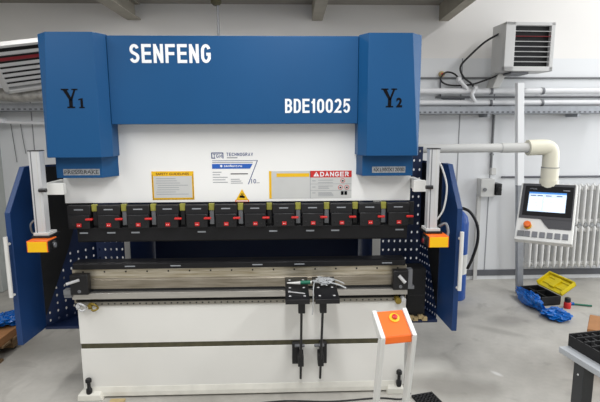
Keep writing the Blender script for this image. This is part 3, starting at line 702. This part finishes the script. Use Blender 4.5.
# right table with crate
T = thing('work_table', 'grey work table with dark legs at the right edge of the photo', 'table', (2.3, -1.25, 0))
tx0, ty1 = 1.75, -.87
eu = V3((.17, -.985, 0)).normalized()     # near-left edge runs towards the viewer
ev = V3((.985, .17, 0)).normalized()
c0 = V3((tx0, ty1, 0))
pts = [c0, c0+eu*1.0, c0+eu*1.0+ev*.9, c0+ev*.9]
b = MB(); b.prism_z([(p.x, p.y) for p in pts], .72, .752, 'table_grey'); b.build('table_top', T, bevel=.004)
for a, d in ((.13, .045), (.85, .045), (.13, .8), (.85, .8)):
    p = c0+eu*a+ev*d
    q = MB(); q.prism_z([((p+eu*i*.033+ev*j*.033).x, (p+eu*i*.033+ev*j*.033).y) for i, j in ((-1, -1), (1, -1), (1, 1), (-1, 1))], 0, .72, 'leg_dark'); q.cyl(p+V3((0, 0, .66))-ev*.036, p+V3((0, 0, .66))-ev*.03, .006, 'alu', n=8); q.build('leg', T, bevel=.003)
b = MB()
k0 = c0+eu*.0+ev*.06+V3((0, 0, .752)); U = eu*.55; W = ev*.5; H = .065
nn = 11
for i in range(nn+1):
    p = k0+U*(i/nn); b.hexa([p-eu*.004, p+eu*.004, p+eu*.004+W, p-eu*.004+W]+[a+V3((0, 0, H)) for a in (p-eu*.004, p+eu*.004, p+eu*.004+W, p-eu*.004+W)], 'rubber')
for i in range(nn+1):
    p = k0+W*(i/nn); b.hexa([p-ev*.004, p-ev*.004+U, p+ev*.004+U, p+ev*.004]+[a+V3((0, 0, H*.9)) for a in (p-ev*.004, p-ev*.004+U, p+ev*.004+U, p+ev*.004)], 'rubber')
b.hexa([k0, k0+U, k0+U+W, k0+W]+[a+V3((0, 0, .012)) for a in (k0, k0+U, k0+U+W, k0+W)], 'rubber')
for i in range(7):
    for j in range(7):
        p = k0+U*((i+.5)/7)+W*((j+.5)/7); b.cyl(p+V3((0, 0, .01)), p+V3((0, 0, H*1.12)), .016, 'rubber', .006, n=6)
tag(b.build('plastic_crate'), 'black gridded plastic tray lying on the grey table', 'crate')
CB = thing('cardboard_box', 'brown cardboard box standing on floor behind the grey table', 'box', (2.643, .222, 0), (0, 0, math.radians(-36)))
b = loc(CB); b.box(0, .45, 0, .34, 0, .35, 'carton'); b.build('body', CB, bevel=.004)
b = loc(CB); b.box(.2, .25, -.001, .341, .30, .3515, 'tan'); b.build('tape', CB)

# mat and cables on the floor
MT = MB()
MT.X = Matrix.Translation((1.20, -.10, 0)) @ Matrix.Rotation(math.radians(14), 4, 'Z')
for i in range(6): MT.box(i*.03, .012+i*.03, -.27, 0, .002, .016, 'rubber')
for j in range(10): MT.box(0, .162, -.27+j*.03, -.258+j*.03, .002, .016, 'rubber')
MT.box(0, .162, -.27, .012, 0, .004, 'near_black')
tag(MT.build('rubber_mat'), 'black gridded rubber mat on floor beside the orange stand', 'mat')
b = MB(); b.tube([(.05, -.14, .006), (.3, -.11, .006), (.62, -.13, .006), (.95, -.10, .006), (1.12, -.12, .006), (1.2, -.05, .006)], .006, 'cable'); tag(b.build('power_cable'), 'thin dark cable trailing on floor along the press base', 'cable')
b = MB(); b.tube([(-.2, -.16, .005), (.1, -.19, .005), (.45, -.18, .005), (.7, -.2, .005), (1.05, -.17, .005)], .0045, 'cable_grey'); tag(b.build('power_cable'), 'thin grey cable trailing on the floor in front of dark cable', 'cable')
for x0, w, y, l in ((-1.22, .07, -.1, ''), (-.93, .10, -.06, '')):
    b = MB(); b.box(x0, x0+w, y-.09, y+.02, 0, .012 if x0 > -1 else .0, 'tan')
    if x0 > -1: tag(b.build('wood_shim'), 'thin tan wood shim under the left front of the press', 'shim')

# gas cylinder behind right door
GC = thing('gas_cylinder', 'tall blue cylinder with white label standing behind the right guard door', 'gas cylinder', (2.2, 1.85, 0))
b = MB(); b.lathe([(.105, 0), (.115, .015), (.115, .86), (.10, .93), (.06, .98), (.035, 1.0), (.035, 1.03), (.0, 1.03)], (2.2, 1.85, 0), 'cyl_blue', 28); b.build('body', GC)
b = MB(); b.lathe([(.1165, .30), (.1165, .52)], (2.2, 1.85, 0), 'offwhite', 28); b.build('paper_label', GC)
b = MB(); b.tube([(2.2, 1.85, 1.03), (2.28, 1.74, 1.0), (2.36, 1.72, .86), (2.37, 1.71, .68), (2.32, 1.70, .5), (2.27, 1.70, .38)], .016, 'black', n=10); lab(b.build('hose', GC), 'black looped hose')

# ------------------------------------------------------------------ wall fittings
b = MB(); PX = lambda z: 3.0-.16*z/2.36
for z0, z1, e_, m_ in ((0, 1.25, 0, 'galv'),): b.hexa([(PX(z0)-.033, 1.94, z0), (PX(z0)+.033, 1.94, z0), (PX(z0)+.033, 2.0, z0), (PX(z0)-.033, 2.0, z0), (PX(z1)-.033, 1.94, z1), (PX(z1)+.033, 1.94, z1), (PX(z1)+.033, 2.0, z1), (PX(z1)-.033, 2.0, z1)], m_); PO = tag(b.build('steel_post', bevel=.004), 'upright metal post with white upper half before the back wall', 'post')
b = MB(); z0, z1 = 1.25, 2.355; b.hexa([(PX(z0)-.036, 1.937, z0), (PX(z0)+.036, 1.937, z0), (PX(z0)+.036, 2.003, z0), (PX(z0)-.036, 2.003, z0), (PX(z1)-.036, 1.937, z1), (PX(z1)+.036, 1.937, z1), (PX(z1)+.036, 2.003, z1), (PX(z1)-.036, 2.003, z1)], 'print_white'); lab(b.build('upper_half', PO, bevel=.004), 'bright white upper half')  # upper half of the post in plain white, lower half grey

def radiator(z0, z1, label):
    R = thing('radiator', label, 'radiator', (3.8, 2.38, z0), group='cast iron radiators')
    for k in range(15):
        x = 3.27+k*.0775
        q = MB()
        for y in (2.31, 2.39):
            q.lathe([(.006, z0), (.018, z0+.03), (.017, z0+.06), (.017, z1-.06), (.018, z1-.03), (.008, z1)], (x, y, 0), 'rad_white', 10)
        q.box(x-.03, x+.03, 2.33, 2.37, z0+.03, z0+.075, 'rad_white'); q.box(x-.03, x+.03, 2.33, 2.37, z1-.075, z1-.03, 'rad_white'); q.box(x-.014, x+.014, 2.31, 2.39, z0+.02, z1-.02, 'rad_white')
        q.build('section', R)
    q = MB(); q.cyl((3.26, 2.35, z0+.05), (4.42, 2.35, z0+.05), .02, 'rad_white', n=12); q.cyl((3.26, 2.35, z1-.05), (4.42, 2.35, z1-.05), .02, 'rad_white', n=12)
    for x in (3.4, 4.2): q.box(x-.012, x+.012, 2.36, WY-.006, z1-.09, z1-.075, 'rad_white')
    q.build('pipe', R)
radiator(.715, 1.21, 'white ribbed radiator, the upper of two on the wall behind the control pendant')
radiator(.19, .705, 'white ribbed radiator, the lower of two just above the yellow toolbox')

def heater(loc_, rot, w, h, label, red, lm=.11, tk=1., dp=.045, taper=0.):
    H_ = thing('unit_heater', label, 'heater', loc_, rot, 'wall hung unit heaters')
    q = loc(H_); t = .04; d = .3
    
    if taper:
        ra = [(-w/2, .05, 0), (w/2, .05, 0), (w/2, .05, h), (-w/2, .05, h)]; rb = [(-w/2+taper, .2, taper), (w/2-taper, .2, taper), (w/2-taper, .2, h-taper), (-w/2+taper, .2, h-taper)]; q.loft(ra, rb, 'heater')
    else: q.box(-w/2, w/2, .05, d, 0, h, 'heater')
    q.box(-w/2, -w/2+lm, 0, .05, 0, h, 'heater'); q.box(w/2-.045, w/2, 0, .05, 0, h, 'heater'); q.box(-w/2, w/2, 0, .05, 0, .05, 'heater'); q.box(-w/2, w/2, 0, .05, h-.035, h, 'heater'); q.box(-w/2+lm-.01, w/2-.04, .045, .055, .04, h-.03, 'near_black')
    q.build('casing', H_, bevel=.008)
    n = 8; zz = (h-.085)/n
    for k in range(n-1):
        q = loc(H_); z = .05+(k+1)*zz; m = red[1] if k == n-2-red[0] else 'alu'
        xl = -w/2+lm-.01; xr_ = w/2-.04
        q.hexa([(xl, .004, z-.016*tk), (xr_, .004, z-.016*tk), (xr_, dp, z+.004*tk), (xl, dp, z+.004*tk), (xl, .0, z-.006*tk), (xr_, .0, z-.006*tk), (xr_, dp, z+.012*tk), (xl, dp, z+.012*tk)], m)
        o = q.build('louver', H_)
        if m != 'alu': lab(o, 'dark red louver')
    return H_
HR = heater((2.965, 2.05, 2.488), (0, 0, math.radians(3)), .555, .51, 'pale grey unit heater with louvers on the wall above the white post', (1, 'dark_red'), .11, .6)
b = MB(); b.hexa([(2.69, 2.3, 2.33), (2.77, 2.3, 2.33), (2.77, WY-.012, 2.33), (2.69, WY-.012, 2.33), (2.75, 2.28, 2.49), (2.84, 2.28, 2.49), (2.84, WY-.012, 2.49), (2.75, WY-.012, 2.49)], 'light_grey'); b.box(2.8, 3.0, 2.1, 2.34, 2.46, 2.488, 'alu_dark')
b.build('wall_bracket', HR, bevel=.006)
_hm = (Matrix.Rotation(.677, 4, 'Z') @ Matrix.Rotation(.99, 4, 'X') @ Matrix.Rotation(-.335, 4, 'Y'))
_ho = V3((-2.162, 1.75, 2.484)) - V3((.241, -.825, .511))*.36
HL = heater(tuple(_ho-V3((.04, 0, .01))), tuple(_hm.to_euler()), .58, .72, 'pale grey unit heater with louvers tilted down beside the left blue cover', (1, 'dark_red'), .05, 1.5, .012, .22)
b = MB(); b.box(-2.3, -2.2, 2.3, WY-.012, 2.55, 2.6, 'light_grey'); b.build('wall_bracket', HL)

def wall_pipe(z, r, x0, x1, y, label):
    q = MB(); q.cyl((x0, y, z), (x1, y, z), r, 'pipe_white', n=16)
    P_ = tag(q.build('heating_pipe'), label, 'pipe', 'white heating pipes on the wall')
    for x in (2.72, 3.33, 4.12):
        if x0 < x < x1:
            q = MB(); q.cyl((x-.014, y, z), (x+.014, y, z), r+.006, 'alu_dark', n=16); q.box(x-.01, x+.01, y, WY, z-.01, z+.01, 'alu_dark'); lab(q.build('pipe_clip', P_), 'grey pipe clip')
wall_pipe(2.30, .034, 1.3, 5.0, 2.40, 'upper thick white pipe running along wall below the right heater')
wall_pipe(2.165, .032, 1.3, 5.0, 2.40, 'lower thick white pipe running along wall just above cable tray')
for z, x0, x1, l in ((2.455, 1.6, 5, 'thin grey conduit running along the wall above the thick white pipes'), (2.235, 2.1, 5, 'thin grey conduit running between the two thick white pipes'), (1.285, 2.95, 5, 'thin dark conduit running along the wall just above upper radiator')):
    b = MB(); b.cyl((x0, WY-.0165, z), (x1, WY-.0165, z), .012, 'dark_line' if z < 2 else 'grey', n=10); tag(b.build('conduit'), l, 'conduit')
def tray(x0, x1, label, z):
    T_ = thing('cable_tray', label, 'cable tray', ((x0+x1)/2, 2.35, z), group='wall cable trays')
    q = MB(); q.box(x0, x1, 2.27, 2.275, z, z+.085, 'galv'); q.box(x0, x1, 2.27, WY-.02, z, z+.004, 'galv'); q.box(x0, x1, WY-.03, WY-.025, z, z+.085, 'galv')
    n = int((x1-x0)/.06)
    for k in range(n): q.box(x0+k*.06, x0+k*.06+.03, 2.268, 2.27, z+.012, z+.03, 'dark_line')
    q.build('channel', T_)
    for k in range(3):
        x = x0+.3+(x1-x0-.6)*k/2; q = MB(); q.box(x-.015, x+.015, 2.26, WY, z-.035, z, 'galv'); q.build('bracket', T_)
tray(1.3, 4.0, 'grey perforated cable tray on the wall right of the press', 2.035)
tray(-4.6, -1.75, 'grey perforated cable tray on wall left of the press', 2.08)
b = MB(); b.tube([(3.95, 2.3, 2.10), (4.1, 2.36, 2.12), (4.4, 2.42, 2.10), (4.8, 2.44, 2.09)], .022, 'alu_dark'); b.tube([(3.9, 2.34, 2.06), (4.1, 2.4, 2.06), (4.5, 2.42, 2.05)], .018, 'grey'); tag(b.build('cable_bundle'), 'grey cable bundle leaving right end of the wall tray', 'cable')
# switch boxes and vertical conduits
JB = thing('junction_box', 'small grey switch box on wall left of the control pendant', 'switch box', (2.735, 2.43, 1.05))
b = MB(); b.box(2.655, 2.82, 2.37, WY, 1.06, 1.275, 'light_grey'); b.build('case', JB, bevel=.006)
b = MB(); b.cyl((2.70, 2.37, 1.15), (2.70, 2.355, 1.15), .022, 'grey', n=14); b.build('knob', JB)
b = MB(); b.box(2.83, 2.90, 2.35, WY, 1.08, 1.22, 'black'); b.cyl((2.865, 2.35, 1.15), (2.865, 2.33, 1.15), .028, 'black', n=14); b.box(2.80, 2.835, 2.4, WY, 1.12, 1.18, 'black'); tag(b.build('power_socket', bevel=.005), 'black power socket beside the grey switch box', 'socket')
b = MB(); b.box(2.80, 2.86, 2.44, WY, 1.32, 1.40, 'light_grey'); tag(b.build('cable_junction', bevel=.004), 'tiny pale junction block on conduit above the black socket', 'junction block')
b = MB(); b.cyl((2.81, WY-.02, 1.40), (2.81, WY-.02, 2.03), .014, 'grey', n=10); b.box(2.79, 2.83, WY-.03, WY, 1.55, 1.57, 'grey'); tag(b.build('conduit'), 'vertical grey conduit dropping from the right tray to junction block', 'conduit')
b = MB(); b.box(2.655, 2.70, WY-.045, WY, .0, 1.06, 'light_grey'); tag(b.build('cable_channel'), 'vertical pale cable channel from switch box down to floor', 'cable channel')
# heater cable
b = MB(); b.tube([(2.685, 2.2, 2.90), (2.55, 2.24, 2.82), (2.420, 2.3, 2.69), (2.330, 2.35, 2.57), (2.380, 2.38, 2.46), (2.480, 2.38, 2.38), (2.530, 2.38, 2.31)], .011, 'cable')
tag(b.build('heater_cable'), 'dark cable curving from the right heater side down to white pipes', 'cable')
b = MB(); b.tube([(2.800, 2.3, 2.49), (2.630, 2.36, 2.42), (2.460, 2.4, 2.37), (2.230, 2.42, 2.37), (2.130, 2.42, 2.43), (2.180, 2.42, 2.51), (2.280, 2.42, 2.50), (2.360, 2.40, 2.42), (2.420, 2.38, 2.36)], .010, 'cable')
tag(b.build('heater_cable'), 'dark looped cable hanging left of the heater above the white pipes', 'cable')
for pts, l in (([(2.520, 2.36, 2.33), (2.48, 2.355, 2.26), (2.520, 2.36, 2.18)], 'short white valve fitting joining both wall pipes'), ([(2.330, 2.38, 2.43), (2.380, 2.37, 2.37), (2.430, 2.37, 2.32)], 'white valve handle slanting off upper wall pipe')):
    b = MB(); b.tube(pts, .022, 'pipe_white', n=12); b.cyl(V3(pts[0])-V3((.02, 0, 0)), V3(pts[0])+V3((.02, 0, 0)), .03, 'pipe_white', n=12); tag(b.build('pipe_valve'), l, 'valve')
b = MB(); b.lathe([(.035, 0), (.035, -.02), (.02, -.03)], (2.16, WY-.005, 2.50), 'tan', 14, 'y'); b.cyl((2.16, WY-.02, 2.50), (2.16, WY-.04, 2.50), .012, 'red', n=10); tag(b.build('gas_valve'), 'small round red valve on the wall above the white pipes', 'valve')
b = MB(); b.tube([(2.15, WY-.02, 2.47), (2.15, WY-.02, 2.29), (2.17, WY-.02, 2.225), (2.26, WY-.02, 2.22), (2.44, WY-.03, 2.215)], .008, 'dark_line'); tag(b.build('thin_pipe'), 'thin grey pipe dropping from the round red valve', 'pipe')
# left wall fittings
b = MB(); b.tube([(-3.5, 2.3, 2.03), (-2.9, 2.32, 1.98), (-2.7, 2.36, 1.96), (-2.0, 2.42, 1.95)], .02, 'pipe_white'); b.box(-2.90, -2.80, 2.26, 2.36, 1.95, 2.0, 'pipe_white'); tag(b.build('cable_conduit'), 'thin white conduit sloping along the wall under left tray', 'conduit')
for x, z0, l in ((-2.83, 1.50, 'thin wire hanging on the wall below left tray, nearest pillar'), (-2.72, 1.60, 'thin wire hanging on wall below left tray, nearest press')):
    b = MB(); b.tube([(x, WY-.02, 1.97), (x+.01, WY-.02, 1.8), (x+.03, WY-.02, z0)], .004, 'grey'); tag(b.build('hanging_wire'), l, 'wire')
b = MB(); b.tube([(-3.3, 2.05, 2.26), (-2.95, 2.1, 2.28), (-2.6, 2.12, 2.24), (-2.2, 2.14, 2.25), (-1.8, 2.16, 2.25)], .07, 'foil', n=14)
for x in (-3.2, -2.65, -2.0): b.box(x-.015, x+.015, 2.08, WY-.006, 2.235, 2.255, 'alu_dark')
tag(b.build('insulated_pipe'), 'foil wrapped pipe running below the left heater', 'pipe')
b = MB(); b.box(-3.05, -2.95, 2.15, 2.25, .62, .75, 'black'); b.cyl((-3.0, 2.15, .69), (-3.0, 2.11, .69), .03, 'black', n=12); tag(b.build('wall_socket', bevel=.006), 'black socket on the pillar at the left edge', 'socket')
# hook rod from ceiling
b = MB(); b.lathe([(.012, 3.13), (.012, 3.27)], (-.35, 1.8, 0), 'alu_dark', 14); b.lathe([(.03, 3.09), (.055, 3.115), (.05, 3.14), (.03, 3.16)], (-.35, 1.8, 0), 'olive', 14); b.cyl((-.335, 1.8, 2.5), (-.335, 1.8, 3.2), .012, 'alu_dark', n=10); tag(b.build('ceiling_rod'), 'thin grey rod hanging from the ceiling behind the blue beam cover', 'rod')

# ------------------------------------------------------------------ light
w = bpy.data.worlds.new('world'); SC.world = w; w.use_nodes = True
bg = w.node_tree.nodes['Background']; bg.inputs['Color'].default_value = (1, .995, .98, 1); bg.inputs['Strength'].default_value = .42
def area(name, loc, rot, sx, sy, power, col=(1, 1, 1)):
    l = bpy.data.lights.new(name, 'AREA'); l.shape = 'RECTANGLE'; l.size = sx; l.size_y = sy; l.energy = power; l.color = col
    o = bpy.data.objects.new(name, l); COL.objects.link(o); o.location = loc; o.rotation_euler = rot; return o
for x in (-2.0, .35, 2.7):
    area('ceiling_tube_and_fill', (x, -2.1, 3.3), (0, 0, 0), .25, 3.0, 54)
area('ceiling_tube_and_fill', (4.6, .2, 4.8), (0, 0, 0), .3, 3.0, 85)  # added fill lamp, unseen, brightens the right back wall
area('ceiling_tube_and_fill', (-.9, 1.1, 3.2), (0, 0, 0), 2.6, .16, 30, (1, .98, .95))  # added fill lamp under the slab, unseen, lightens back wall and left
area('side_window', (7.5, .2, 2.4), (0, math.radians(85), 0), 3.0, 4.0, 190, (.94, .97, 1))

# ------------------------------------------------------------------ camera
pitch, yaw, roll, Fp = 0.157041, -0.0350072, -0.00350636, 477.609
cd = bpy.data.cameras.new('camera'); cam = bpy.data.objects.new('camera', cd); COL.objects.link(cam)
cd.sensor_fit = 'HORIZONTAL'; cd.sensor_width = 36; cd.lens = Fp/600*36; cd.clip_start = .05
fw = V3((-math.sin(yaw)*math.cos(pitch), math.cos(yaw)*math.cos(pitch), -math.sin(pitch)))
rt = V3((math.cos(yaw), math.sin(yaw), 0)); up = rt.cross(fw)
r2 = rt*math.cos(roll)+up*math.sin(roll); u2 = up*math.cos(roll)-rt*math.sin(roll)
cam.matrix_world = Matrix(((r2.x, u2.x, -fw.x, .298623), (r2.y, u2.y, -fw.y, -3.2), (r2.z, u2.z, -fw.z, 1.914053), (0, 0, 0, 1)))
SC.camera = cam
SC.view_settings.view_transform = 'Standard'; SC.view_settings.look = 'None'; SC.view_settings.gamma = 1; SC.view_settings.exposure = .0
SC.view_settings.use_curve_mapping = False
